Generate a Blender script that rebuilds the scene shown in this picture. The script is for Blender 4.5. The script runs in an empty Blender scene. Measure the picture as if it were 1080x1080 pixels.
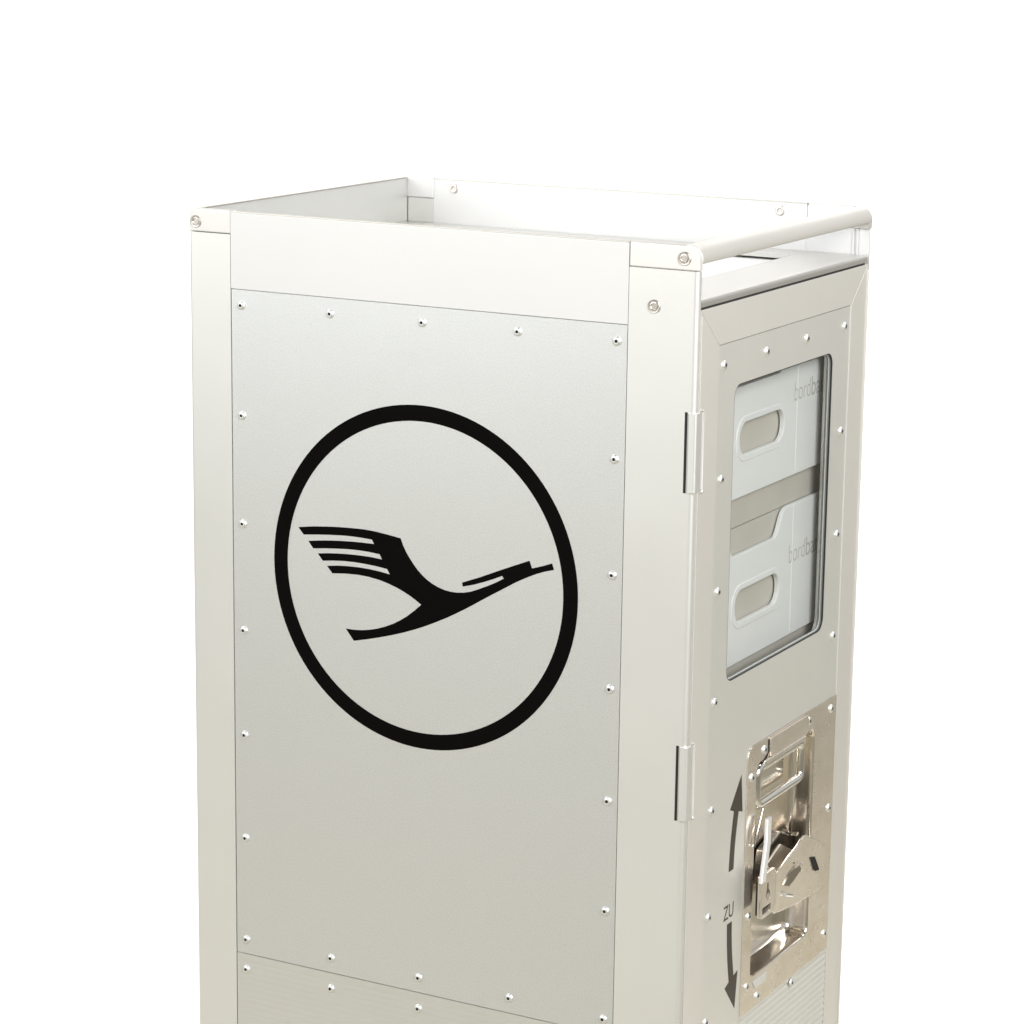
import bpy, bmesh, math
from mathutils import Vector, Matrix

scene = bpy.context.scene
COL = scene.collection
MM = 0.001
# trolley coordinates (mm): x = 0 door face .. -405 rear, y = 0 near side .. 303 far side,
# z = 0 top rim .. -1030 floor.  The world origin is the middle of the trolley's foot print.
OX, OY, OZ = 202.5, -151.5, 1030.0
W = 303.0
L = 405.0


def P(x, y, z):
    return Vector(((x + OX) * MM, (y + OY) * MM, (z + OZ) * MM))


# ------------------------------------------------------------------ materials
def new_mat(name):
    m = bpy.data.materials.new(name)
    m.use_nodes = True
    nt = m.node_tree
    b = nt.nodes['Principled BSDF']
    return m, nt, b


def noise(nt, scale, detail=3, rough=0.5, stretch=None):
    tc = nt.nodes.new('ShaderNodeTexCoord')
    n = nt.nodes.new('ShaderNodeTexNoise')
    n.inputs['Scale'].default_value = scale
    n.inputs['Detail'].default_value = detail
    n.inputs['Roughness'].default_value = rough
    if stretch:
        mp = nt.nodes.new('ShaderNodeMapping')
        mp.inputs['Scale'].default_value = stretch
        nt.links.new(tc.outputs['Object'], mp.inputs['Vector'])
        nt.links.new(mp.outputs['Vector'], n.inputs['Vector'])
    else:
        nt.links.new(tc.outputs['Object'], n.inputs['Vector'])
    return n


def ramp(nt, src, c0, c1, p0=0.3, p1=0.7):
    r = nt.nodes.new('ShaderNodeValToRGB')
    r.color_ramp.elements[0].position = p0
    r.color_ramp.elements[1].position = p1
    r.color_ramp.elements[0].color = (*c0, 1) if len(c0) == 3 else c0
    r.color_ramp.elements[1].color = (*c1, 1) if len(c1) == 3 else c1
    nt.links.new(src, r.inputs['Fac'])
    return r


def bump(nt, b, src, strength, dist):
    bp = nt.nodes.new('ShaderNodeBump')
    bp.inputs['Strength'].default_value = strength
    bp.inputs['Distance'].default_value = dist
    nt.links.new(src, bp.inputs['Height'])
    nt.links.new(bp.outputs['Normal'], b.inputs['Normal'])
    return bp


def metal(name, col, rough, metallic=1.0, var=0.03, nscale=14, bumps=None, stretch=None, roughvar=0.04):
    m, nt, b = new_mat(name)
    b.inputs['Metallic'].default_value = metallic
    n = noise(nt, nscale, 4, 0.6, stretch)
    r = ramp(nt, n.outputs['Fac'], tuple(c * (1 - var) for c in col), tuple(min(1, c * (1 + var)) for c in col))
    nt.links.new(r.outputs['Color'], b.inputs['Base Color'])
    rr = ramp(nt, n.outputs['Fac'], (rough - roughvar,) * 3, (rough + roughvar,) * 3)
    nt.links.new(rr.outputs['Color'], b.inputs['Roughness'])
    if bumps:
        n2 = noise(nt, bumps[0], 2, 0.5, stretch)
        bump(nt, b, n2.outputs['Fac'], bumps[1], bumps[2])
    return m


M = {}
M['ribbed'] = metal('ribbed_aluminium_sheet', (0.80, 0.81, 0.795), 0.40, 0.85, 0.03, 5, None, None, 0.02)
M['post'] = metal('anodised_aluminium', (0.86, 0.865, 0.845), 0.42, 0.72, 0.012, 6, (900, 0.05, 0.0002), None, 0.02)
M['rail'] = metal('bright_aluminium', (0.79, 0.79, 0.79), 0.45, 0.5, 0.01, 6, (900, 0.04, 0.0002), None, 0.02)
M['panel'] = metal('speckled_aluminium_sheet', (0.80, 0.815, 0.815), 0.40, 0.85, 0.085, 1000, (1900, 0.4, 0.0003), None, 0.07)
M['doorframe'] = metal('door_aluminium', (0.80, 0.785, 0.745), 0.40, 0.5, 0.012, 6, (900, 0.05, 0.0002), None, 0.02)
M['doorpanel'] = metal('door_sheet', (0.79, 0.785, 0.748), 0.38, 0.55, 0.015, 6, (1200, 0.12, 0.0003), None, 0.03)
M['strip'] = metal('dimmed_edge', (0.45, 0.43, 0.39), 0.38, 0.9, 0.02, 8)  # tone dimmed so rim tops stay below the bright backdrop reflection
M['liner'] = metal('brushed_liner', (0.67, 0.675, 0.66), 0.42, 0.9, 0.02, 8, (900, 0.05, 0.0002))
M['cap'] = metal('cap_aluminium', (0.82, 0.81, 0.79), 0.42, 0.4, 0.01, 8)
M['tray'] = metal('tray_aluminium', (0.60, 0.59, 0.565), 0.36, 0.75, 0.015, 10, (700, 0.05, 0.0002))
M['chrome'] = metal('chromed_steel', (0.95, 0.93, 0.89), 0.07, 1.0, 0.02, 30, (35, 0.10, 0.002), None, 0.03)
M['rivet'] = metal('rivet_steel', (0.88, 0.89, 0.89), 0.46, 1.0, 0.01, 30)
M['screw'] = metal('screw_steel', (0.74, 0.70, 0.66), 0.34, 1.0, 0.05, 60)


def plate_mat():
    m, nt, b = new_mat('polished_stainless_plate')
    b.inputs['Metallic'].default_value = 0.84
    n = noise(nt, 22, 6, 0.65, (1, 1, 2.0))
    r = ramp(nt, n.outputs['Fac'], (0.84, 0.76, 0.67), (0.95, 0.89, 0.81), 0.35, 0.62)
    nt.links.new(r.outputs['Color'], b.inputs['Base Color'])
    n2 = noise(nt, 60, 5, 0.7)
    rr = ramp(nt, n2.outputs['Fac'], (0.13,) * 3, (0.34,) * 3, 0.4, 0.68)
    nt.links.new(rr.outputs['Color'], b.inputs['Roughness'])
    n3 = noise(nt, 11, 1, 0.4)
    bump(nt, b, n3.outputs['Fac'], 0.16, 0.004)
    return m


M['plate'] = plate_mat()


M['well'] = metal('polished_well', (0.90, 0.85, 0.78), 0.17, 1.0, 0.06, 30, (12, 0.1, 0.003), None, 0.04)


def plain(name, col, rough=0.5, metallic=0.0, var=0.06, nscale=40):
    m, nt, b = new_mat(name)
    n = noise(nt, nscale)
    r = ramp(nt, n.outputs['Fac'], tuple(c * (1 - var) for c in col), tuple(c * (1 + var) for c in col))
    nt.links.new(r.outputs['Color'], b.inputs['Base Color'])
    b.inputs['Roughness'].default_value = rough
    b.inputs['Metallic'].default_value = metallic
    return m


M['vinyl'] = plain('black_vinyl', (0.0035, 0.003, 0.0027), 0.75)
M['vinyl'].node_tree.nodes['Principled BSDF'].inputs['Specular IOR Level'].default_value = 0.03
M['print'] = plain('brown_black_print', (0.045, 0.036, 0.028), 0.45)
M['hole'] = plain('dark_gap', (0.012, 0.011, 0.010), 0.8)
M['rubber'] = plain('black_rubber', (0.02, 0.02, 0.021), 0.45)
M['gasket'] = plain('grey_gasket', (0.20, 0.205, 0.20), 0.4)
M['gaskethi'] = plain('pale_gasket_lip', (0.60, 0.62, 0.60), 0.35)
M['greytext'] = plain('grey_print', (0.50, 0.50, 0.48), 0.5)
M['castor'] = plain('castor_grey', (0.12, 0.12, 0.12), 0.6)


def drawer_mat():
    m, nt, b = new_mat('milky_plastic')
    n = noise(nt, 9, 3)
    r = ramp(nt, n.outputs['Fac'], (0.86, 0.885, 0.89), (0.89, 0.905, 0.91))
    nt.links.new(r.outputs['Color'], b.inputs['Base Color'])
    b.inputs['Roughness'].default_value = 0.32
    tr = nt.nodes.new('ShaderNodeBsdfTranslucent')
    tr.inputs['Color'].default_value = (0.80, 0.83, 0.84, 1)
    mx = nt.nodes.new('ShaderNodeMixShader')
    mx.inputs['Fac'].default_value = 0.12
    out = nt.nodes['Material Output']
    nt.links.new(b.outputs['BSDF'], mx.inputs[1])
    nt.links.new(tr.outputs['BSDF'], mx.inputs[2])
    nt.links.new(mx.outputs['Shader'], out.inputs['Surface'])
    return m


M['drawer'] = drawer_mat()
M['beige'] = plain('beige_plastic', (0.52, 0.50, 0.455), 0.5, 0, 0.05, 18)


def glass_mat():
    m = bpy.data.materials.new('window_glass')
    m.use_nodes = True
    nt = m.node_tree
    nt.nodes.clear()
    out = nt.nodes.new('ShaderNodeOutputMaterial')
    t = nt.nodes.new('ShaderNodeBsdfTransparent')
    t.inputs['Color'].default_value = (0.955, 0.965, 0.96, 1)
    g = nt.nodes.new('ShaderNodeBsdfGlossy')
    g.inputs['Roughness'].default_value = 0.03
    lw = nt.nodes.new('ShaderNodeLayerWeight')      # symmetric: same from both sides of the thin pane
    lw.inputs['Blend'].default_value = 0.5
    pw = nt.nodes.new('ShaderNodeMath')
    pw.operation = 'POWER'
    pw.inputs[1].default_value = 4.0
    ma = nt.nodes.new('ShaderNodeMath')
    ma.operation = 'MULTIPLY_ADD'
    ma.inputs[1].default_value = 0.75
    ma.inputs[2].default_value = 0.08
    nt.links.new(lw.outputs['Facing'], pw.inputs[0])
    nt.links.new(pw.outputs[0], ma.inputs[0])
    mx = nt.nodes.new('ShaderNodeMixShader')
    nt.links.new(ma.outputs[0], mx.inputs['Fac'])
    nt.links.new(t.outputs['BSDF'], mx.inputs[1])
    nt.links.new(g.outputs['BSDF'], mx.inputs[2])
    nt.links.new(mx.outputs['Shader'], out.inputs['Surface'])
    return m


M['glass'] = glass_mat()


# ------------------------------------------------------------------ mesh helpers
def link(name, me, mat, parent=None, smooth=None):
    me.name = name
    o = bpy.data.objects.new(name, me)
    COL.objects.link(o)
    if mat is not None:
        me.materials.clear()
        for mm in (mat if isinstance(mat, (list, tuple)) else [mat]):
            me.materials.append(mm)
    if parent is not None:
        o.parent = parent
    if smooth:
        for p in me.polygons:
            p.use_smooth = True
        me.set_sharp_from_angle(angle=math.radians(smooth))
        if smooth < 60:
            wn = o.modifiers.new('weighted_normals', 'WEIGHTED_NORMAL')
            wn.keep_sharp = True
            wn.weight = 100
    return o


def bm_obj(name, bm, mat, parent=None, smooth=35):
    bmesh.ops.recalc_face_normals(bm, faces=bm.faces)
    me = bpy.data.meshes.new(name)
    bm.to_mesh(me)
    bm.free()
    return link(name, me, mat, parent, smooth)


def add_box(bm, x0, x1, y0, y1, z0, z1, bev=0.0, seg=3, edges=None):
    """box in trolley mm; edges: optional filter(edge mid, edge dir) -> bool for what is bevelled"""
    cx, cy, cz = (x0 + x1) / 2, (y0 + y1) / 2, (z0 + z1) / 2
    mat = Matrix.Translation(P(cx, cy, cz)) @ Matrix.Diagonal((abs(x1 - x0) * MM, abs(y1 - y0) * MM, abs(z1 - z0) * MM, 1))
    t = bmesh.new()
    bmesh.ops.create_cube(t, size=1, matrix=mat)
    if bev:
        es = []
        for e in t.edges:
            a, b = e.verts[0].co, e.verts[1].co
            mid = (a + b) / 2
            q = (mid.x / MM - OX, mid.y / MM - OY, mid.z / MM - OZ)
            d = (b - a).normalized()
            ax = 'xyz'[max(range(3), key=lambda i: abs(d[i]))]
            if edges is None or edges(q, ax):
                es.append(e)
        bmesh.ops.bevel(t, geom=es, offset=bev * MM, segments=seg, profile=0.5, affect='EDGES')
    merge(bm, t)
    return bm


def merge(bm, t):
    me = bpy.data.meshes.new('tmp')
    t.to_mesh(me)
    t.free()
    bm.from_mesh(me)
    bpy.data.meshes.remove(me)


def boxo(name, ext, mat, parent, bev=0.0, seg=3, edges=None, smooth=35):
    bm = bmesh.new()
    add_box(bm, *ext, bev, seg, edges)
    return bm_obj(name, bm, mat, parent, smooth)


PLANES = {  # local (u, v, w) -> trolley (x, y, z); w points outwards
    'side': lambda u, v, w: (u, -w, v),
    'door': lambda u, v, w: (w, u, v),
    'farside': lambda u, v, w: (u, W + w, v),
}


def rrect(u0, u1, v0, v1, r, n=6):
    pts = []
    for cx, cy, a0 in ((u1 - r, v1 - r, 0), (u0 + r, v1 - r, 90), (u0 + r, v0 + r, 180), (u1 - r, v0 + r, 270)):
        for k in range(n + 1):
            a = math.radians(a0 + 90 * k / n)
            pts.append((cx + r * math.cos(a), cy + r * math.sin(a)))
    return pts


def circle(cu, cv, r, n=48):
    return [(cu + r * math.cos(2 * math.pi * k / n), cv + r * math.sin(2 * math.pi * k / n)) for k in range(n)]


def curve_mesh(cu, plane, w):
    o = bpy.data.objects.new('tmpc', cu)
    COL.objects.link(o)
    dg = bpy.context.evaluated_depsgraph_get()
    dg.update()
    me = bpy.data.meshes.new_from_object(o.evaluated_get(dg))
    f = PLANES[plane]
    for v in me.vertices:
        v.co = P(*f(v.co.x, v.co.y, v.co.z + w))
    bpy.data.objects.remove(o)
    bpy.data.curves.remove(cu)
    if plane == 'farside':
        me.flip_normals()
    return me


def sheet_mesh(loops, plane, w0, w1, bev=0.0):
    """flat sheet with holes: first loop outside, the rest holes; occupies w0..w1"""
    cu = bpy.data.curves.new('c', 'CURVE')
    cu.dimensions = '2D'
    cu.fill_mode = 'BOTH'
    cu.extrude = abs(w1 - w0) / 2 - bev
    cu.bevel_depth = bev
    cu.bevel_resolution = 1
    cu.offset = -bev
    for lp in loops:
        s = cu.splines.new('POLY')
        s.points.add(len(lp) - 1)
        for i, (a, b) in enumerate(lp):
            s.points[i].co = (a, b, 0, 1)
        s.use_cyclic_u = True
    return curve_mesh(cu, plane, (w0 + w1) / 2)


def sheet(name, loops, plane, w0, w1, mat, parent, bev=0.0, smooth=30):
    return link(name, sheet_mesh(loops, plane, w0, w1, bev), mat, parent, smooth)


def text_mesh(body, plane, u, v, size, w, depth=0.2, offset=0.0, xscale=1.0, spacing=1.0, shear=0.0):
    cu = bpy.data.curves.new('t', 'FONT')
    cu.body = body
    cu.size = size
    cu.extrude = depth / 2
    cu.offset = offset
    cu.space_character = spacing
    cu.shear = shear
    me = curve_mesh_text(cu, plane, w, u, v, xscale)
    return me


def curve_mesh_text(cu, plane, w, u, v, xs):
    o = bpy.data.objects.new('tmpt', cu)
    COL.objects.link(o)
    dg = bpy.context.evaluated_depsgraph_get()
    dg.update()
    me = bpy.data.meshes.new_from_object(o.evaluated_get(dg))
    f = PLANES[plane]
    for q in me.vertices:
        q.co = P(*f(u + q.co.x * xs, v + q.co.y, q.co.z + w))
    bpy.data.objects.remove(o)
    bpy.data.curves.remove(cu)
    return me


def tube(bm, pts, r, n=12, closed=False):
    """pts in trolley mm (x,y,z)"""
    V = [P(*p) for p in pts]
    N = len(V)
    rings = []
    up = None
    for i in range(N):
        if closed:
            d = (V[(i + 1) % N] - V[i - 1]).normalized()
        else:
            d = (V[min(i + 1, N - 1)] - V[max(i - 1, 0)]).normalized()
        ref = Vector((1, 0, 0)) if abs(d.x) < 0.9 else Vector((0, 0, 1))
        a = d.cross(ref).normalized()
        b = d.cross(a).normalized()
        rings.append([bm.verts.new(V[i] + (a * math.cos(2 * math.pi * k / n) + b * math.sin(2 * math.pi * k / n)) * r * MM) for k in range(n)])
    for i in range(N if closed else N - 1):
        A, B = rings[i], rings[(i + 1) % N]
        for k in range(n):
            bm.faces.new((A[k], A[(k + 1) % n], B[(k + 1) % n], B[k]))
    if not closed:
        bm.faces.new(rings[0])
        bm.faces.new(list(reversed(rings[-1])))


def lathe(bm, plane, u, v, prof, n=20):
    """prof: list of (radius, w) from rim to axis; faces that reach radius 0 close the shape. Material index from 3rd item"""
    f = PLANES[plane]
    rings = []
    for pr in prof:
        r, w = pr[0], pr[1]
        if r == 0:
            rings.append([bm.verts.new(P(*f(u, v, w)))])
        else:
            rings.append([bm.verts.new(P(*f(u + r * math.cos(2 * math.pi * k / n), v + r * math.sin(2 * math.pi * k / n), w))) for k in range(n)])
    for i in range(len(rings) - 1):
        A, B = rings[i], rings[i + 1]
        mi = prof[i + 1][2] if len(prof[i + 1]) > 2 else 0
        for k in range(n):
            if len(B) == 1:
                fc = bm.faces.new((A[k], A[(k + 1) % n], B[0]))
            else:
                fc = bm.faces.new((A[k], A[(k + 1) % n], B[(k + 1) % n], B[k]))
            fc.material_index = mi


# the rivet: domed head with the small dark mandrel hole of a blind rivet
RIVET_PROF = [(3.3, 0.0), (3.25, 0.35), (2.9, 1.0), (2.3, 1.45), (1.5, 1.7), (1.15, 1.6), (1.0, 1.0, 1), (0, 0.95, 1)]
RIV = {}


def rivet_data(plane):
    if plane not in RIV:
        bm = bmesh.new()
        save = (OX, OY, OZ)
        lathe(bm, plane, 0, 0, RIVET_PROF, 18)
        c = P(*PLANES[plane](0, 0, 0))
        for q in bm.verts:
            q.co -= c
        bmesh.ops.recalc_face_normals(bm, faces=bm.faces)
        me = bpy.data.meshes.new('rivet_' + plane)
        bm.to_mesh(me)
        bm.free()
        me.materials.append(M['rivet'])
        me.materials.append(M['hole'])
        for p in me.polygons:
            p.use_smooth = True
        me.set_sharp_from_angle(angle=math.radians(50))
        RIV[plane] = me
    return RIV[plane]


def rivet(plane, u, v, parent, w=0.0):
    o = bpy.data.objects.new('rivet', rivet_data(plane))
    o.location = P(*PLANES[plane](u, v, w))
    COL.objects.link(o)
    o.parent = parent
    return o


def screw(plane, u, v, parent, w=0.0, R=4.6, mat=None):
    """countersunk socket screw: bright ring, dished head, hexagonal socket"""
    bm = bmesh.new()
    pf = [(R, 0), (R, 0.6), (R - 0.4, 0.9), (R - 0.9, 0.85), (R - 1.15, 0.3, 1), (R - 1.5, 0.3, 1), (R - 1.7, 0.75), (2.4, 0.85), (2.2, 0.15, 1), (0, 0.15, 1)]
    lathe(bm, plane, u, v, [(p[0], p[1] + w) + tuple(p[2:]) for p in pf], 24)
    o = bm_obj('screw', bm, [mat or M['screw'], M['hole']], parent, 40)
    return o


def empty(name, loc=(0, 0, 0)):
    o = bpy.data.objects.new(name, None)
    o.empty_display_size = 0.05
    o.location = loc
    COL.objects.link(o)
    return o


def tag(o, label=None, cat=None, group=None, kind=None):
    if label:
        o['label'] = label
    if cat:
        o['category'] = cat
    if group:
        o['group'] = group
    if kind:
        o['kind'] = kind
    return o


# ================================================================== THE TROLLEY
T = empty('service_trolley')
tag(T, 'silver aluminium airline galley trolley with a crane emblem on its side and a glazed door', 'trolley')

BOT = -930.0     # underside of the body
# ---- corner posts
def post(x0, x1, y0, y1, corner, rad=3.6):
    """corner = (cx, cy): the outside vertical edge that is rounded"""
    cx, cy = corner
    bm = bmesh.new()
    f = lambda q, ax: ax == 'z' and abs(q[0] - cx) < 1 and abs(q[1] - cy) < 1
    add_box(bm, x0, x1, y0, y1, BOT, -16.6, rad, 5, f)
    return bm


bm = post(-50.8, 0.0, 0.0, 4.2, (0, 0))
p_nr = bm_obj('corner_post', bm, M['post'], T)
bm = post(-L, -369.8, 0.0, 12, (-L, 0), 1.6)
p_nl = bm_obj('corner_post', bm, M['post'], T)
bm = post(-50.8, 0.0, W - 4.2, W, (0, W))
# the inside of the far post is fluted where the handle rail leaves it open
for gx in (-13.5, -10.2):
    add_box(bm, gx, gx + 1.7, W - 5.4, W - 4.1, BOT, -16.6, 0.4, 2)
add_box(bm, -50.9, -50.5, W - 4.35, W - 3, -60, -16.6)
p_fr = bm_obj('corner_post', bm, M['rail'], T)
bm = post(-L, -376.4, W - 4.2, W, (-L, W))
p_fl = bm_obj('corner_post', bm, M['liner'], T)
screw('side', -32.0, -41.5, p_nr, 0.0, 4.6)

# ---- corner caps
def cap(x0, x1, y0, y1, front):
    bm = bmesh.new()
    if front:
        f = lambda q, ax: ax == 'y' and q[0] > -2 and q[2] > -2
        t = bmesh.new()
        add_box(t, x0, x1, y0, y1, -16.2, 0.0, 10.0, 10, f)
        merge(bm, t)
    else:
        add_box(bm, x0, x1, y0, y1, -16.2, 0.0, 3.0, 4, lambda q, ax: ax == 'y' and q[0] < x0 + 1 and q[2] > -2)
    # soft break on the outline
    es = [e for e in bm.edges if e.calc_face_angle(0) > 0.8]
    bmesh.ops.bevel(bm, geom=es, offset=0.9 * MM, segments=3, profile=0.5, affect='EDGES')
    return bm


c1 = bm_obj('corner_cap', cap(-50.8, 0.3, -0.3, 5.0, True), M['cap'], T)
screw('side', -10.6, -8.4, c1, 0.3, 4.6)
c2 = bm_obj('corner_cap', cap(-L, -369.8, -0.3, 8.0, False), M['cap'], T)
screw('side', -399.0, -9.0, c2, 0.3, 4.4)
c3 = bm_obj('corner_cap', cap(-50.8, -13.2, W - 5.0, W, False), M['rail'], T)
c4 = bm_obj('corner_cap', cap(-L - 0.3, -376.8, W - 4.8, W + 0.3, False), M['rail'], T)
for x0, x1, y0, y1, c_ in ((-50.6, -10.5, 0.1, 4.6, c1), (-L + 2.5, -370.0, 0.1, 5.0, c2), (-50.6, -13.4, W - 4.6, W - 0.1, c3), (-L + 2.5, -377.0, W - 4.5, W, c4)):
    boxo('dimmed_top_strip', (x0, x1, y0, y1, -0.6, 0.14), M['strip'], c_, 0.2, 2)  # strip added so the cap top reads darker

# ---- rim panels (the white looking upstand round the worktop)
rim_f = lambda q, ax: ax == 'x' and q[2] > -2
r1 = boxo('rim_rail', (-369.4, -51.2, 0.0, 4.4, -55.2, -0.8), M['rail'], T, 0.4, 2, rim_f)
boxo('dimmed_top_strip', (-369.4, -51.2, 0.1, 4.3, -0.75, 0.0), M['strip'], r1, 0.35, 2, lambda q, ax: ax == 'x' and q[2] > -0.3)
r2 = boxo('rim_rail', (-376.4, -50.95, W - 4.4, W, -55.2, -0.8), M['rail'], T, 0.4, 2, rim_f)
boxo('dimmed_top_strip', (-376.4, -51.2, W - 4.5, W, -0.75, 0.0), M['strip'], r2, 0.35, 2, lambda q, ax: ax == 'x' and q[2] > -0.3)
for u, v in ((-358.0, -7.3), (-73.0, -7.0)):
    bm = bmesh.new()
    # screw head on the inside face of the far rail
    PLANES['inner'] = lambda a, b, w: (a, W - 4.4 - w, b)
    lathe(bm, 'inner', u, v, [(4.0, 0), (4.0, 0.4), (3.5, 0.8), (2.4, 0.9), (2.0, 0.7), (1.3, 0.5), (1.0, -0.2, 1), (0, -0.2, 1)], 20)
    bm_obj('screw', bm, [M['screw'], M['hole']], r2, 40)

# ---- rear end panel, closed up to the rim
re_ = boxo('rear_panel', (-L, -401.4, 8.2, W - 5.2, BOT, -1.1), M['liner'], T, 0.3, 2, lambda q, ax: ax == 'y' and q[2] > -2)
boxo('dimmed_top_strip', (-L, -401.2, 8.2, W - 5.2, -1.05, -0.25), M['strip'], re_, 0.35, 2, lambda q, ax: ax == 'y' and q[2] > -0.5)

# ---- handle rail across the door end
bm = bmesh.new()
add_box(bm, -13.0, 0.2, 5.2, W, -12.0, 0.0, 9.6, 10, lambda q, ax: ax == 'y' and q[0] > -1 and q[2] > -1)
es = [e for e in bm.edges if e.calc_face_angle(0) > 0.8]
bmesh.ops.bevel(bm, geom=es, offset=1.0 * MM, segments=3, profile=0.5, affect='EDGES')
M['handle'] = metal('handle_aluminium', (0.66, 0.645, 0.61), 0.42, 0.45, 0.01, 8)
add_box(bm, -12.6, 0.0, W - 6.5, W - 0.2, -16.2, -11.0, 0.6, 2)
bm_obj('handle_rail', bm, M['handle'], T)

# ---- worktop with its sunk tray
sheet_pts = [(-400.8, 5.2), (-4.0, 5.2), (-4.0, W - 5.6), (-400.8, W - 5.6)]
hole = rrect(-356, -49, 35, 268, 3, 4)
PLANES['top'] = lambda u, v, w: (u, v, w)
wt = sheet('worktop', [sheet_pts, hole], 'top', -39.0, -36.0, M['tray'], T)
# rolled front lip of the worktop
boxo('worktop_lip', (-5.2, 0.2, 4.8, W - 8.5, -40.6, -35.95), M['tray'], T, 2.0, 5, lambda q, ax: ax == 'y' and q[0] > -2 and q[2] > -37)
boxo('tray_floor', (-358, -47, 33, 270, -42.5, -40.5), M['rail'], T)

# ---- side panels
def side_panel(plane, far=False):
    f0 = 0.0
    sp = sheet('side_panel', [[(-369.2, -559.8), (-51.5, -559.8), (-51.5, -55.8), (-369.2, -55.8)]], plane, -2.4, -0.5, M['panel'], T)
    if not far:
        for k in range(7):
            for xr in (-360.9, -59.1):
                rivet(plane, xr, -67.1 - k * 80.24, sp, -0.5)
        for k in (1, 2, 3):
            rivet(plane, -360.9 + k * 75.45, -67.1, sp, -0.5)
            rivet(plane, -360.9 + k * 75.45, -548.5, sp, -0.5)
    # ribbed lower panel: shallow horizontal flutes
    bm = bmesh.new()
    f = PLANES[plane]
    prof = [(-560.1, -0.22)]
    z = -563.0
    while z > BOT + 8:
        prof += [(z, -0.2), (z - 2.4, -0.2), (z - 3.2, -0.27), (z - 3.9, -0.27)]
        z -= 4.7
    prof += [(BOT, -0.2)]
    rows = []
    for zz, w in prof:
        rows.append([bm.verts.new(P(*f(x, zz, w))) for x in (-369.2, -51.3)])
    for a, b in zip(rows[:-1], rows[1:]):
        bm.faces.new((a[0], b[0], b[1], a[1]))
    back = [[bm.verts.new(P(*f(x, zz, -2.4))) for x in (-369.2, -51.3)] for zz in (prof[0][0], prof[-1][0])]
    bm.faces.new((back[0][0], back[0][1], back[1][1], back[1][0]))
    rp = bm_obj('ribbed_panel', bm, M['ribbed'], T, 0)
    if not far:
        for k in range(5):
            rivet(plane, -360.9 + k * 75.45, -572.3, rp, -0.2)
        for k in range(1, 5):
            for xr in (-360.9, -59.1):
                rivet(plane, xr, -572.3 - k * 80, rp, -0.2)
    return sp


SP = side_panel('side')
side_panel('farside', True)
# dark seams behind the panel joints (real gaps: a recessed inner skin)
boxo('inner_skin', (-400.9, -22.0, 2.6, 3.6, BOT, -43.0), M['doorframe'], T)
boxo('inner_skin', (-400.9, -22.0, W - 3.6, W - 2.6, BOT, -43.0), M['doorframe'], T)

# ---- the crane in its ring, cut from black vinyl
ring_o = circle(-209.3, -249.6, 124.4, 128)
ring_i = circle(-209.2, -249.6, 113.0, 128)
ring = sheet('emblem', [ring_o, ring_i], 'side', -0.5, -0.3, M['vinyl'], SP)
CR = [(-312.7, -224.2), (-300, -222.2), (-288.7, -221.0), (-278, -220.1), (-267.9, -219.6), (-258, -219.3), (-248.8, -219.6), (-238, -220.7),
      (-226.7, -222.1), (-224.9, -226.6), (-222.3, -231.3), (-219.5, -235.3), (-216.4, -239.2), (-213.1, -242.9), (-209.5, -246.2), (-205.3, -249.2), (-200.8, -251.7),
      (-196, -253.6), (-190.8, -255.0), (-185.8, -255.6), (-180.8, -255.6), (-175, -254.9), (-169.5, -253.5), (-162.5, -250.6), (-155.5, -247.4),
      (-149, -244.1), (-143.0, -240.6), (-144.4, -238.9), (-151, -241.9), (-158.3, -244.9), (-167, -248.1), (-175.8, -250.6), (-176.3, -247.8),
      (-161.5, -241.9), (-147.2, -235.6), (-135, -230.4), (-123.0, -225.4), (-121.0, -230.6), (-113, -228.0), (-105.4, -225.1), (-103.8, -229.5),
      (-110.4, -231.4), (-116.8, -233.8), (-125, -237.6), (-133.2, -241.9), (-140, -246.0), (-147.0, -250.2), (-154, -254.4), (-161.0, -258.7),
      (-168, -263.1), (-175.0, -267.3), (-182, -271.3), (-189.2, -275.2), (-197.8, -279.5), (-206.4, -283.5), (-215, -287.1), (-223.7, -290.4),
      (-233.8, -293.8), (-244.2, -296.9), (-254.8, -299.8), (-265.5, -302.4), (-272.3, -294.3), (-265.5, -294.2), (-259.0, -293.6), (-252.3, -292.4),
      (-245.7, -290.6), (-239, -288.2), (-232.5, -285.2), (-226.7, -281.9), (-220.9, -278.0), (-215.2, -273.4), (-209.4, -268.2), (-213.7, -265.6), (-218.1, -263.2),
      (-223.9, -260.6), (-229.7, -258.4), (-237, -256.2), (-244.3, -254.6), (-253, -253.5), (-262.0, -253.1), (-272.8, -253.6), (-283.7, -254.8),
      (-288.3, -249.9), (-279.5, -248.6), (-270.9, -247.9), (-262, -247.6), (-253.2, -247.8), (-244.2, -248.4), (-235.3, -249.6), (-237.7, -245.8),
      (-246.8, -244.9), (-256.1, -244.4), (-265, -244.2), (-273.8, -244.5), (-282.8, -245.3), (-291.9, -246.5), (-296.1, -241.7), (-287.8, -240.5), (-279.8, -239.7),
      (-270.9, -239.1), (-262.0, -238.8), (-252, -238.8), (-242.0, -239.4), (-244.0, -235.8), (-253, -235.2), (-262.0, -235.1), (-270.9, -235.4), (-279.8, -236.1), (-289.8, -237.1),
      (-300.0, -238.4), (-304.2, -233.4), (-295, -232.0), (-285.7, -230.9), (-276.8, -230.1), (-267.9, -229.5), (-258.2, -229.1), (-248.5, -229.0), (-250.5, -225.9), (-259.2, -225.6),
      (-267.9, -225.6), (-276.8, -226.0), (-285.7, -226.7), (-296.8, -227.8), (-308.1, -229.2)]
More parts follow.
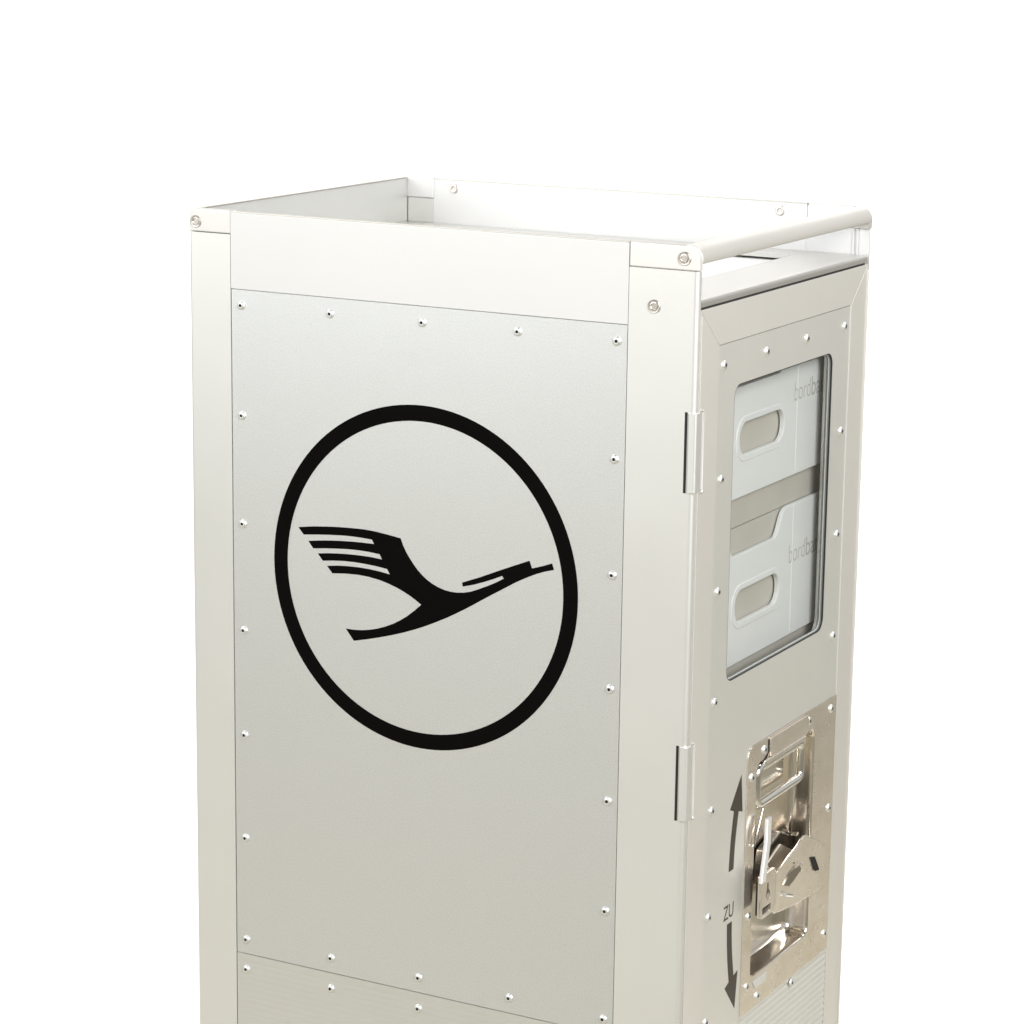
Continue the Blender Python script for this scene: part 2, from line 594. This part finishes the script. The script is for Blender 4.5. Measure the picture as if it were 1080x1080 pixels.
sheet('crane', [CR], 'side', -0.5, -0.3, M['vinyl'], ring)

# ================================================================== DOOR
YD0, YD1 = 4.6, W - 4.6
DB = -915.0
DT = -42.5
DW = 31.0       # frame member width


def prism(bm, pts, plane, w0, w1, bev=0.0):
    f = PLANES[plane]
    t = bmesh.new()
    a = [t.verts.new(P(*f(u, v, w0))) for u, v in pts]
    b = [t.verts.new(P(*f(u, v, w1))) for u, v in pts]
    n = len(pts)
    t.faces.new(a)
    t.faces.new(list(reversed(b)))
    for i in range(n):
        t.faces.new((a[i], b[i], b[(i + 1) % n], a[(i + 1) % n]))
    bmesh.ops.recalc_face_normals(t, faces=t.faces)
    if bev:
        es = [e for e in t.edges if e.calc_face_angle(0) > 0.35]
        bmesh.ops.bevel(t, geom=es, offset=bev * MM, segments=3, profile=0.5, affect='EDGES')
    merge(bm, t)


g = 0.12
bm = bmesh.new()
t = bmesh.new()
prism(bm, [(YD0 + g, DT), (YD0 + DW, DT - 27.0 - 0), (YD1 - DW, DT - 27.0), (YD1 - g, DT)], 'door', -18, 0, 0.35)
prism(bm, [(YD0, DT - g), (YD0, DB), (YD0 + DW, DB + DW), (YD0 + DW, DT - 27.0 - 2 * g)], 'door', -18, 0, 0.35)
prism(bm, [(YD1, DT - g), (YD1, DB), (YD1 - DW, DB + DW), (YD1 - DW, DT - 27.0 - 2 * g)], 'door', -18, 0, 0.35)
prism(bm, [(YD0 + g, DB), (YD1 - g, DB), (YD1 - DW - g, DB + DW), (YD0 + DW + g, DB + DW)], 'door', -18, 0, 0.35)
# raised bead along the two long outer edges
add_box(bm, -0.5, 0.9, YD0 + 0.2, YD0 + 1.7, DB, DT - 4, 0.5, 3)
add_box(bm, -0.5, 0.9, YD1 - 1.9, YD1 - 0.3, DB, DT - 4, 0.5, 3)
DOOR = bm_obj('door', bm, M['doorframe'], T)

PY0, PY1 = YD0 + DW + 0.3, YD1 - DW - 0.3
win = rrect(62.5, 236.2, -310.2, -100.4, 9.5, 8)
PLT_T, PLT_B, PLT_L = -368.2, -572.0, 103.8
# the sheet runs round the stainless plate
dp_loop = [(PY0, -884), (PY0, DT - 27.4), (PY1, DT - 27.4), (PY1, PLT_T + 0.2), (PLT_L + 9, PLT_T + 0.2), (PLT_L + 3.8, PLT_T - 1.4), (PLT_L + 1.1, PLT_T - 4.3), (PLT_L - 0.2, PLT_T - 9), (PLT_L - 0.2, -572.5), (PLT_L - 0.2, -884)]
DP = sheet('door_panel', [dp_loop, win], 'door', -2.2, -0.35, M['doorpanel'], DOOR)
# bright bead on the far side of the sheet
boxo('panel_bead', (-1.0, 0.25, PY1 + 0.05, PY1 + 1.0, PLT_T, DT - 28.2), M['rail'], DOOR, 0.3, 2)
boxo('door_core', (-20.5, -19.0, YD0 + 1, YD1 - 1, DB + 1, -330), M['doorframe'], DOOR)

# ribbed kick panel below the plate
bm = bmesh.new()
z = -572.6
prof = [(z, -0.9)]
while z > -880:
    prof += [(z - 0.5, -0.25), (z - 2.9, -0.25), (z - 3.5, -1.0), (z - 4.7, -1.0)]
    z -= 5.2
rows = [[bm.verts.new(P(w, y, zz)) for y in (PLT_L, PY1)] for zz, w in prof]
for a, b in zip(rows[:-1], rows[1:]):
    bm.faces.new((a[0], a[1], b[1], b[0]))
KP = bm_obj('ribbed_kick_panel', bm, M['doorpanel'], DOOR, 0)

for k in range(7):
    rivet('door', 44.2, -84.0 - k * 78.4, DOOR, -0.35)
for k in range(4):
    rivet('door', 256.4, -84.0 - k * 78.5, DOOR, -0.35)
for k in (1, 2):
    rivet('door', 44.2 + k * 70.7, -84.0, DOOR, -0.35)

# ---- window: gasket in stepped lips round the pane
def ring_band(name, r, w0, w1, inset_o, inset_i, mat, parent):
    o_ = rrect(62.5 + inset_o, 236.2 - inset_o, -310.2 + inset_o, -100.4 - inset_o, max(9.5 - inset_o, 1), 8)
    i_ = rrect(62.5 + inset_i, 236.2 - inset_i, -310.2 + inset_i, -100.4 - inset_i, max(9.5 - inset_i, 1), 8)
    return sheet(name, [o_, i_], 'door', w0, w1, mat, parent)


GK = ring_band('window_gasket', 0, -1.7, -0.5, 0.0, 0.7, M['rubber'], DOOR)
ring_band('gasket_lip', 0, -2.8, -1.75, -0.5, 0.7, M['gasket'], GK)
ring_band('gasket_lip', 0, -3.2, -2.85, -0.5, 1.3, M['gaskethi'], GK)
ring_band('gasket_lip', 0, -4.3, -3.25, -0.5, 1.0, M['gasket'], GK)
bmg = bmesh.new()
f = PLANES['door']
vs = [bmg.verts.new(P(*f(u, v, -3.8))) for u, v in rrect(63.5, 235.2, -309.2, -101.4, 8.5, 8)]
bmg.faces.new(vs)
bm_obj('window_pane', bmg, M['glass'], DOOR, 0)
# inner door frame behind the pane
ring_band('inner_frame', 0, -10.0, -8.0, -16, -7.0, M['doorframe'], DOOR)

# ---- arrows and lettering printed on the sheet, left of the plate
def arc_arrow(flip):
    s = -1 if flip else 1
    zc = -473.2
    # centre line bulging towards the hinge side, head pointing away from the middle
    pts = [(94.6, -384.8), (76.3, -406.2), (83.1, -408.9), (81.2, -418), (79.4, -427.5), (78.0, -440), (77.3, -450), (77.2, -452.5), (85.4, -452.5), (85.7, -445), (86.6, -436), (87.8, -427.5), (89.6, -419), (91.3, -411.2), (98.1, -413.2)]
    if flip:
        pts = [(a, 2 * zc - b) for a, b in pts]
        # the lower shaft reaches closer to the lettering
        pts = [(a, -491.9) if abs(b - (2 * zc + 452.5)) < 0.1 else (a, b) for a, b in pts]
    return pts


sheet('direction_arrow', [arc_arrow(False)], 'door', -0.4, -0.25, M['print'], DP)
sheet('direction_arrow', [arc_arrow(True)], 'door', -0.4, -0.25, M['print'], DP)
me = text_mesh('ZU', 'door', 70.4, -487.8, 15.5, -0.3, 0.15, 0.0, 0.85)
link('lettering', me, M['print'], DP)

# ---- stainless latch plate with its pressed well
cham = 9
pl = [(PLT_L, PLT_B), (PY1, PLT_B), (PY1, PLT_T), (PLT_L + cham, PLT_T), (PLT_L + cham * 0.45, PLT_T - cham * 0.18), (PLT_L + cham * 0.15, PLT_T - cham * 0.5), (PLT_L, PLT_T - cham)]
WELL = rrect(119.0, 226.5, -548.5, -383.5, 8, 8)
LP = sheet('latch_plate', [pl, WELL], 'door', -1.0, 0.45, M['plate'], DOOR)


def well_mesh():
    bm = bmesh.new()
    def rr(ins, r):
        return rrect(119.0 + ins, 226.5 - ins, -548.5 + ins, -383.5 - ins, r, 8)
    steps = [(0, 8, 0.45), (0.5, 7.7, 0.1), (0.9, 7.4, -1.0), (1.3, 7, -4), (1.8, 7, -9), (2.4, 7, -14), (3.6, 6.4, -16.2), (5.2, 5.5, -17.0)]
    rings = [[bm.verts.new(P(*PLANES['door'](u, v, w))) for u, v in rr(i, r)] for i, r, w in steps]
    n = len(rings[0])
    for A, B in zip(rings[:-1], rings[1:]):
        for k in range(n):
            bm.faces.new((A[k], A[(k + 1) % n], B[(k + 1) % n], B[k]))
    bm.faces.new(rings[-1])
    return bm


bm_obj('latch_well', well_mesh(), M['well'], DOOR, 60)
for u, v in ((131.5, -376.0), (213.5, -375.4), (256.5, -376.5), (110.5, -391.5), (258.5, -456), (112.3, -497), (259.0, -563 + 5), (132.5, -565), (112.5, -551), (197, -577)):
    rivet('door', u, v, DOOR, 0.45)
rivet('door', 119, -596, DOOR, -0.3)

# bracket holding the bail handle
prb = bmesh.new()
prism(prb, [(140.2, -369.4), (208, -369.4), (211, -374), (208, -383.8), (142, -383.8), (140.4, -380)], 'door', 0.5, 2.2, 0.5)
prism(prb, [(131, -384.2), (207, -384.2), (207, -391.4), (131, -391.4)], 'door', -4.4, 2.0, 1.4)
bm_obj('handle_bracket', prb, M['plate'], DOOR, 40)
sheet('plate_notch', [[(138.6, -370.5), (140.0, -370.5), (140.0, -380.5), (136.5, -383.5), (131.0, -386.6), (131.0, -391.0), (124.5, -391.5), (125.5, -386.5), (131.0, -383.6), (138.6, -379.8)]], 'door', 0.2, 0.75, M['hole'], DOOR)
bm = bmesh.new()
tube(bm, [(-1.0, y, z) for y, z in rrect(123.2, 203.6, -416.6, -388.4, 6.0, 5)], 3.2, 14, True)
BH = bm_obj('bail_handle', bm, M['chrome'], DOOR, 80)
# back plate seen through the bail
prb = bmesh.new()
prism(prb, rrect(137, 190, -424, -392, 2, 3), 'door', -10, -8.6, 0.4)
bm_obj('bail_stop', prb, M['well'], DOOR, 40)

M['ramp'] = metal('shaded_tan_steel', (0.50, 0.46, 0.40), 0.3, 1.0, 0.1, 40)  # paler copy of the block tone, recess shading put into the colour
M['block'] = metal('shaded_brown_steel', (0.34, 0.31, 0.27), 0.25, 1.0, 0.1, 40)  # dark reflections of the recess put into the steel colour
# latch: sloping flap, lever, keyed lock body, dark striker block in the well
def poly3(name, quads, mat, thick, parent, bev=0.4):
    """quads: list of outline points (w, u, v) ; solid by offsetting in -w"""
    bm = bmesh.new()
    a = [bm.verts.new(P(w, u, v)) for w, u, v in quads]
    b = [bm.verts.new(P(w - thick, u, v)) for w, u, v in quads]
    n = len(a)
    fa = bm.faces.new(a)
    fb = bm.faces.new(list(reversed(b)))
    for i in range(n):
        bm.faces.new((a[i], b[i], b[(i + 1) % n], a[(i + 1) % n]))
    bmesh.ops.recalc_face_normals(bm, faces=bm.faces)
    if bev:
        es = [e for e in bm.edges if e.calc_face_angle(0) > 0.6]
        bmesh.ops.bevel(bm, geom=es, offset=bev * MM, segments=3, profile=0.5, affect='EDGES')
    bmesh.ops.triangulate(bm, faces=[f_ for f_ in bm.faces if len(f_.verts) > 4])
    return bm_obj(name, bm, mat, parent, 40)


FL = poly3('latch_flap', [(8.5, 137, -477.5), (8.0, 146, -472.5), (6.6, 168, -468.5), (5.0, 190, -466.0), (4.4, 198, -463.8), (3.9, 205, -462.6), (3.4, 213, -464.2), (2.8, 222, -468.5), (1.9, 240, -477.0), (1.1, 255, -485.5), (0.9, 259, -492),
                          (0.9, 260, -512), (1.2, 257, -516), (3.0, 222, -515.5), (4.6, 190, -512), (6.6, 160, -507), (8.0, 142, -503), (8.5, 137, -499)], M['plate'], 2.4, DOOR, 0.8)
sheet('flap_slot', [[(219, -483.8), (226.5, -485.2), (237, -499), (229.5, -497.6)]], 'door', 3.2, 3.7, M['hole'], FL)
sheet('flap_slot_edge', [[(226.7, -485.2), (228.6, -485.8), (239.0, -499.6), (237.2, -499.1)]], 'door', 3.2, 4.1, M['chrome'], FL)
sheet('flap_slot', [[(160, -486.6), (171, -481.5), (189.6, -480.8), (192, -484.6), (178, -489.2), (170, -490.6)]], 'door', 6.6, 7.4, M['block'], FL)
bm = bmesh.new()
tube(bm, [(7.5, 190.4, -479.4), (7.9, 192.4, -482.6), (7.5, 192.2, -485.8)], 1.1, 10)
tube(bm, [(9.0, 159, -493.2), (9.0, 172, -497.8)], 1.6, 10)
bm_obj('latch_pin', bm, M['chrome'], DOOR, 80)
# lever: a polished strip standing out of the well
bm = bmesh.new()
path = [(7.0, 128.6, -425.6), (8.2, 125.6, -434), (9.4, 122.6, -443), (10.4, 117.6, -452), (11.4, 112.6, -461), (12.0, 109.8, -468)]
t = bmesh.new()
rings = []
for w, u, v in path:
    rings.append([t.verts.new(P(w + a, u + b, v)) for a, b in ((-1.3, -3.7), (0.6, -3.7), (1.3, -2.8), (1.3, 2.8), (0.6, 3.7), (-1.3, 3.7))])
for A, B in zip(rings[:-1], rings[1:]):
    for k in range(6):
        t.faces.new((A[k], A[(k + 1) % 6], B[(k + 1) % 6], B[k]))
t.faces.new(rings[0])
t.faces.new(list(reversed(rings[-1])))
merge(bm, t)
LV = bm_obj('latch_lever', bm, M['cap'], DOOR, 50)
# thin guard edge left of the lever
bm = bmesh.new()
tube(bm, [(2.0, 129.5, -419.5), (2.0, 123, -431), (2.0, 116.8, -442.6), (1.6, 112, -443.8)], 0.55, 8)
bm_obj('guard_wire', bm, M['chrome'], DOOR, 80)
# lock body with a keyhole
key = [(119.0, -471.2), (122.0, -471.8), (122.3, -477.0), (124.6, -478.6), (125.2, -481.6), (123.4, -484.4), (120.0, -484.4), (117.4, -482.2), (117.2, -479.2), (118.8, -476.8)]
lbm = sheet_mesh([rrect(109.0, 133.4, -496.5, -463.5, 2.2, 4), key, rrect(111.5, 127, -493.6, -488.4, 0.6, 2)], 'door', 8.6, 12.0, 0.5)
LK = link('lock_body', lbm, M['plate'], DOOR, 40)
boxo('keyhole', (6.5, 9.6, 111, 130, -494.5, -469), M['print'], LK)
boxo('lock_cheek', (0.6, 11.0, 134.4, 138.2, -496, -468), M['chrome'], DOOR, 0.8, 3)
# striker block, two facets
bm = bmesh.new()
prism(bm, [(157, -474), (161, -463), (188, -456), (204, -463), (206, -486), (157, -490)], 'door', -16, -8, 1.2)
t = bmesh.new()
A = [(-7.6, 159, -474.5), (-7.6, 186, -463.5), (-7.6, 203, -471), (-7.6, 203, -482), (-7.6, 159, -486)]
merge(bm, t)
bm_obj('striker_block', bm, M['block'], DOOR, 40)
poly3('striker_ramp', [(-7.0, 161, -473.5), (-7.0, 186, -465.0), (-1.0, 200, -474), (1.5, 196, -483), (1.5, 158, -484)], M['ramp'], 1.4, DOOR, 0.4)
bm = bmesh.new()
prism(bm, [(221, -469), (232, -464.2), (234, -464.8), (234, -486), (221, -486)], 'door', -14, -9, 0.8)
bm_obj('striker_ear', bm, M['block'], DOOR, 40)
prb = bmesh.new()
prism(prb, [(123.5, -551.2), (148, -551.2), (147, -558), (128, -557.6)], 'door', 0.4, 1.1, 0.3)
bm_obj('status_tab', prb, M['rail'], DOOR, 40)

# ---- hinges wrapped round the near post
for z0, z1 in ((-164.0, -110.6), (-392.2, -340.2), (-850, -797)):
    bm = bmesh.new()
    add_box(bm, -5.6, 1.3, -0.9, 7.6, z0, z1, 1.8, 5, lambda q, ax: ax == 'z' and q[1] < 1)
    hg = bm_obj('hinge', bm, M['post'], T)
    boxo('hinge_gap', (-7.6, -5.7, -0.15, 0.8, z0 - 0.6, z1 + 0.6), M['hole'], hg)
    bm = bmesh.new()
    # rounded outline of the leaf let into the door stile
    tube(bm, [(0.5, 5.5, z1 + 1.6), (0.6, 10.2, z1 + 1.2), (0.6, 11.6, z1 - 1), (0.6, 11.6, (z0 + z1) / 2), (0.6, 11.6, z0 + 1), (0.6, 11.2, z0 - 0.6)], 0.75, 8)
    add_box(bm, -0.5, 0.7, 7.6, 10.9, z0 + 0.5, z1 - 0.2, 0.3, 2)
    bm_obj('hinge_leaf', bm, M['cap'], hg, 60)
    bm = bmesh.new()
    bmesh.ops.create_uvsphere(bm, u_segments=12, v_segments=8, radius=1.3 * MM, matrix=Matrix.Translation(P(0.8, 11.2, z0 - 0.6)))
    bm_obj('hinge_pin', bm, M['rivet'], hg, 80)

# dark strip filling the gap between worktop lip and door
boxo('door_gap_strip', (-16, -1.2, 5, W - 9, -43.1, -40.7), M['rubber'], T)
# underside, base and castors (below the frame of the photograph)
boxo('base', (-L + 1, -1, 1, W - 1, BOT - 20, BOT - 0.5), M['post'], T, 2, 2)
for cx in (-355, -50):
    for cy in (50, 253):
        bm = bmesh.new()
        add_box(bm, cx - 22, cx + 22, cy - 20, cy + 20, BOT - 26, BOT - 20.5, 1, 2)
        for s in (-16, 13):
            add_box(bm, cx - 12, cx + 12, cy + s, cy + s + 3, -1000, BOT - 26, 1, 2)
        c = bm_obj('castor', bm, M['screw'], T)
        bm = bmesh.new()
        n = 28
        A, B = [], []
        for k in range(n):
            a = 2 * math.pi * k / n
            A.append(bm.verts.new(P(cx + 37 * math.cos(a), cy - 11, -993 + 37 * math.sin(a))))
            B.append(bm.verts.new(P(cx + 37 * math.cos(a), cy + 11, -993 + 37 * math.sin(a))))
        for k in range(n):
            bm.faces.new((A[k], A[(k + 1) % n], B[(k + 1) % n], B[k]))
        bm.faces.new(A)
        bm.faces.new(B)
        bm_obj('wheel', bm, M['castor'], c, 40)

# beige baffles added behind the drawer gaps so the interior reads lit
boxo('gap_baffle', (-22, -18.2, 4, W - 4, -210.4, -184.0), M['beige'], T, 0.8, 2)
boxo('gap_baffle', (-22, -18.2, 4, W - 4, -334, -311.0), M['beige'], T, 0.8, 2)
boxo('bounce_shelf', (-398, -20, 4, W - 4, -337, -335.5), M['beige'], T)  # added to close the cavity and bounce light back
# runners inside the body
for zz in (-196.0, -318.0):
    for y0, y1 in ((3.7, 12), (W - 12, W - 3.7)):
        boxo('runner', (-398, -24, y0, y1, zz - 1.5, zz), M['doorframe'], T)

# ================================================================== DRAWERS
def smooth01(t):
    t = max(0.0, min(1.0, t))
    return t * t * (3 - 2 * t)


def drawer(ztop, label):
    D = empty('drawer', P(-150, W / 2, ztop - 99.0))
    inv = -D.location
    tag(D, label, 'drawer', 'plastic drawers inside the trolley')
    zb = ztop - 99.0
    xf = -14.0
    c = 142.2
    # front wall: outline with the scooped top, handle slot cut out
    outer = [(18, zb), (18, ztop - 3), (21, ztop)]
    cc = 136.2
    scoop = [(58, 0), (53, -1.0), (49, -3.5), (46, -7.5), (41, -15.5), (38.5, -18.5), (35.5, -19.6)]
    outer += [(cc - a_, ztop + b_) for a_, b_ in scoop] + [(cc + a_, ztop + b_) for a_, b_ in reversed(scoop)]
    outer += [(282, ztop), (285, ztop - 3), (285, zb)]
    slot = rrect(c - 38.5, c + 38.5, ztop - 69.2, ztop - 46.0, 10.5, 7)
    me = sheet_mesh([outer, slot], 'door', xf - 3.2, xf, 0.5)
    front = link('drawer_front', me, M['drawer'], D, 40)
    # raised collar round the slot
    me = sheet_mesh([rrect(c - 44, c + 44, ztop - 74.0, ztop - 41.5, 15, 8), rrect(c - 38.6, c + 38.6, ztop - 69.3, ztop - 45.9, 10.6, 8)], 'door', xf - 0.6, xf + 0.5, 0.45)
    col = link('slot_collar', me, M['drawer'], D, 60)
    # shallow vertical step between the middle field and the name field
    ribs = [boxo('drawer_rib', (xf - 0.5, xf + 0.3, yy, yy + 2.4, zb + 1, ztop - 1), M['drawer'], D, 0.5, 3) for yy in (204.2, 80.2)]
    bm = bmesh.new()
    add_box(bm, -390, xf - 3.2, 20, 283, zb, zb + 2)
    add_box(bm, -390, xf - 3.2, 18, 20.5, zb, ztop - 2)
    add_box(bm, -390, xf - 3.2, 282.5, 285, zb, ztop - 2)
    add_box(bm, -392, -389.5, 18, 285, zb, ztop - 2)
    box = bm_obj('drawer_tub', bm, M['drawer'], D)
    inner = boxo('slot_baffle', (-20.0, -18.6, 21, 282, zb + 2.1, ztop - 1.2), M['beige'], D)  # added close behind the front to catch light through the slot
    a = text_mesh('bord', 'door', 197.9, ztop - 44.2, 20.5, xf + 0.08, 0.12, -0.22, 0.79, 0.98)
    b = text_mesh('bar', 'door', 229.3, ztop - 44.2, 20.5, xf + 0.08, 0.12, 0.12, 0.95, 0.98)
    bm = bmesh.new()
    bm.from_mesh(a)
    bm.from_mesh(b)
    tx = bm_obj('lettering', bm, M['greytext'], front, 0)
    for o in [front, col, box, inner] + ribs:
        o.data.transform(Matrix.Translation(inv))
    tx.data.transform(Matrix.Translation(inv))
    return D


drawer(-88.7, 'upper milky white plastic drawer with grey lettering behind the door window')
drawer(-209.7, 'lower milky white plastic drawer with its scooped top edge showing in the window')

# ================================================================== SETTING
def grid_obj(name, rows, mat, kind):
    bm = bmesh.new()
    R_ = [[bm.verts.new(Vector(p)) for p in r] for r in rows]
    for a, b in zip(R_[:-1], R_[1:]):
        for i in range(len(a) - 1):
            bm.faces.new((a[i], a[i + 1], b[i + 1], b[i]))
    o = bm_obj(name, bm, mat, None, 60)
    o['kind'] = kind
    return o


M['paper'] = plain('white_backdrop_paper', (0.90, 0.90, 0.90), 0.9, 0, 0.004, 3)
M['floor'] = plain('studio_floor', (0.57, 0.525, 0.405), 0.5, 0, 0.12, 3)
grid_obj('floor', [[(-9, -9, 0), (9, -9, 0)], [(-9, 9, 0), (9, 9, 0)]], M['floor'], 'structure')
dv = Vector((-0.483, 0.8756, 0))
nv = Vector((0.8756, 0.483, 0))
rows = []
prof = [(0.38, 0.004), (0.7, 0.004)]
for k in range(1, 13):
    a = math.radians(90 * k / 12)
    prof.append((0.7 + 0.5 * math.sin(a), 0.004 + 0.5 * (1 - math.cos(a))))
prof += [(1.2, 1.5), (1.2, 3.0)]
for s, z in prof:
    rows.append([tuple(dv * s + nv * q + Vector((0, 0, z))) for q in (-0.85, -0.3, 0.3, 0.85)])
BD = grid_obj('backdrop', rows, M['paper'], 'structure')


def area(name, loc, target, size, power, col=(1, 1, 1), sy=None):
    l = bpy.data.lights.new(name, 'AREA')
    l.energy = power
    l.color = col
    l.shape = 'RECTANGLE'
    l.size = size
    l.size_y = sy or size
    o = bpy.data.objects.new(name, l)
    COL.objects.link(o)
    o.location = loc
    o.rotation_euler = (Vector(target) - Vector(loc)).to_track_quat('-Z', 'Y').to_euler()
    return o


area('key_softbox', (-1.5, -2.6, 1.9), (0, 0, 0.9), 1.8, 43, (0.985, 1.0, 1.0), 1.8)
dl = area('door_fill', (1.75, -1.2, 1.9), (0, 0, 1.2), 0.9, 24, (1.0, 0.985, 0.96), 1.3)  # unseen fill added to brighten the door and drawers
dl.data.spread = math.radians(110)      # narrowed so the added fill fades down the door
bc = dv * 1.2
for q in (-0.9, 0.9):
    lo = area('backdrop_wash', tuple(dv * 0.45 + nv * q + Vector((0, 0, 2.3))), tuple(bc + nv * q * 0.2 + Vector((0, 0, 0.35))), 0.7, 9)  # unseen pair added to wash the backdrop white
    lo.data.spread = math.radians(110)

# studio surround
w = bpy.data.worlds.new('World')
scene.world = w
w.use_nodes = True
nt = w.node_tree
bg = nt.nodes['Background']
tc = nt.nodes.new('ShaderNodeTexCoord')
sep = nt.nodes.new('ShaderNodeSeparateXYZ')
nt.links.new(tc.outputs['Generated'], sep.inputs[0])
cr = nt.nodes.new('ShaderNodeValToRGB')
cr.color_ramp.elements[0].position = 0.0
cr.color_ramp.elements[0].color = (0.61, 0.595, 0.55, 1)
cr.color_ramp.elements[1].position = 0.35
cr.color_ramp.elements[1].color = (0.77, 0.78, 0.775, 1)
for p_, c_ in ((0.55, (0.60, 0.60, 0.59, 1)), (0.78, (0.16, 0.155, 0.15, 1)), (1.0, (0.08, 0.075, 0.07, 1))):
    cr.color_ramp.elements.new(p_).color = c_          # dim ceiling added so round chrome reflects dark bands
nt.links.new(sep.outputs['Z'], cr.inputs['Fac'])
nt.links.new(cr.outputs['Color'], bg.inputs['Color'])
bg.inputs['Strength'].default_value = 0.74

# ================================================================== CAMERA
cd = bpy.data.cameras.new('camera')
cam = bpy.data.objects.new('camera', cd)
COL.objects.link(cam)
cam.location = P(759.94, -1634.72, 213.69)
cam.rotation_euler = (1.35625, -0.01259, 0.50457)
cd.sensor_width = 36
cd.lens = 2922.27 / 1080 * 36
cd.clip_start = 0.05
cd.clip_end = 60
scene.camera = cam
scene.cycles.caustics_reflective = False
scene.cycles.caustics_refractive = False
scene.render.resolution_x = 1024
scene.render.resolution_y = 1024
vs_ = scene.view_settings
vs_.view_transform = 'Standard'
vs_.look = 'None'
vs_.exposure = 0
vs_.gamma = 1
vs_.use_curve_mapping = False
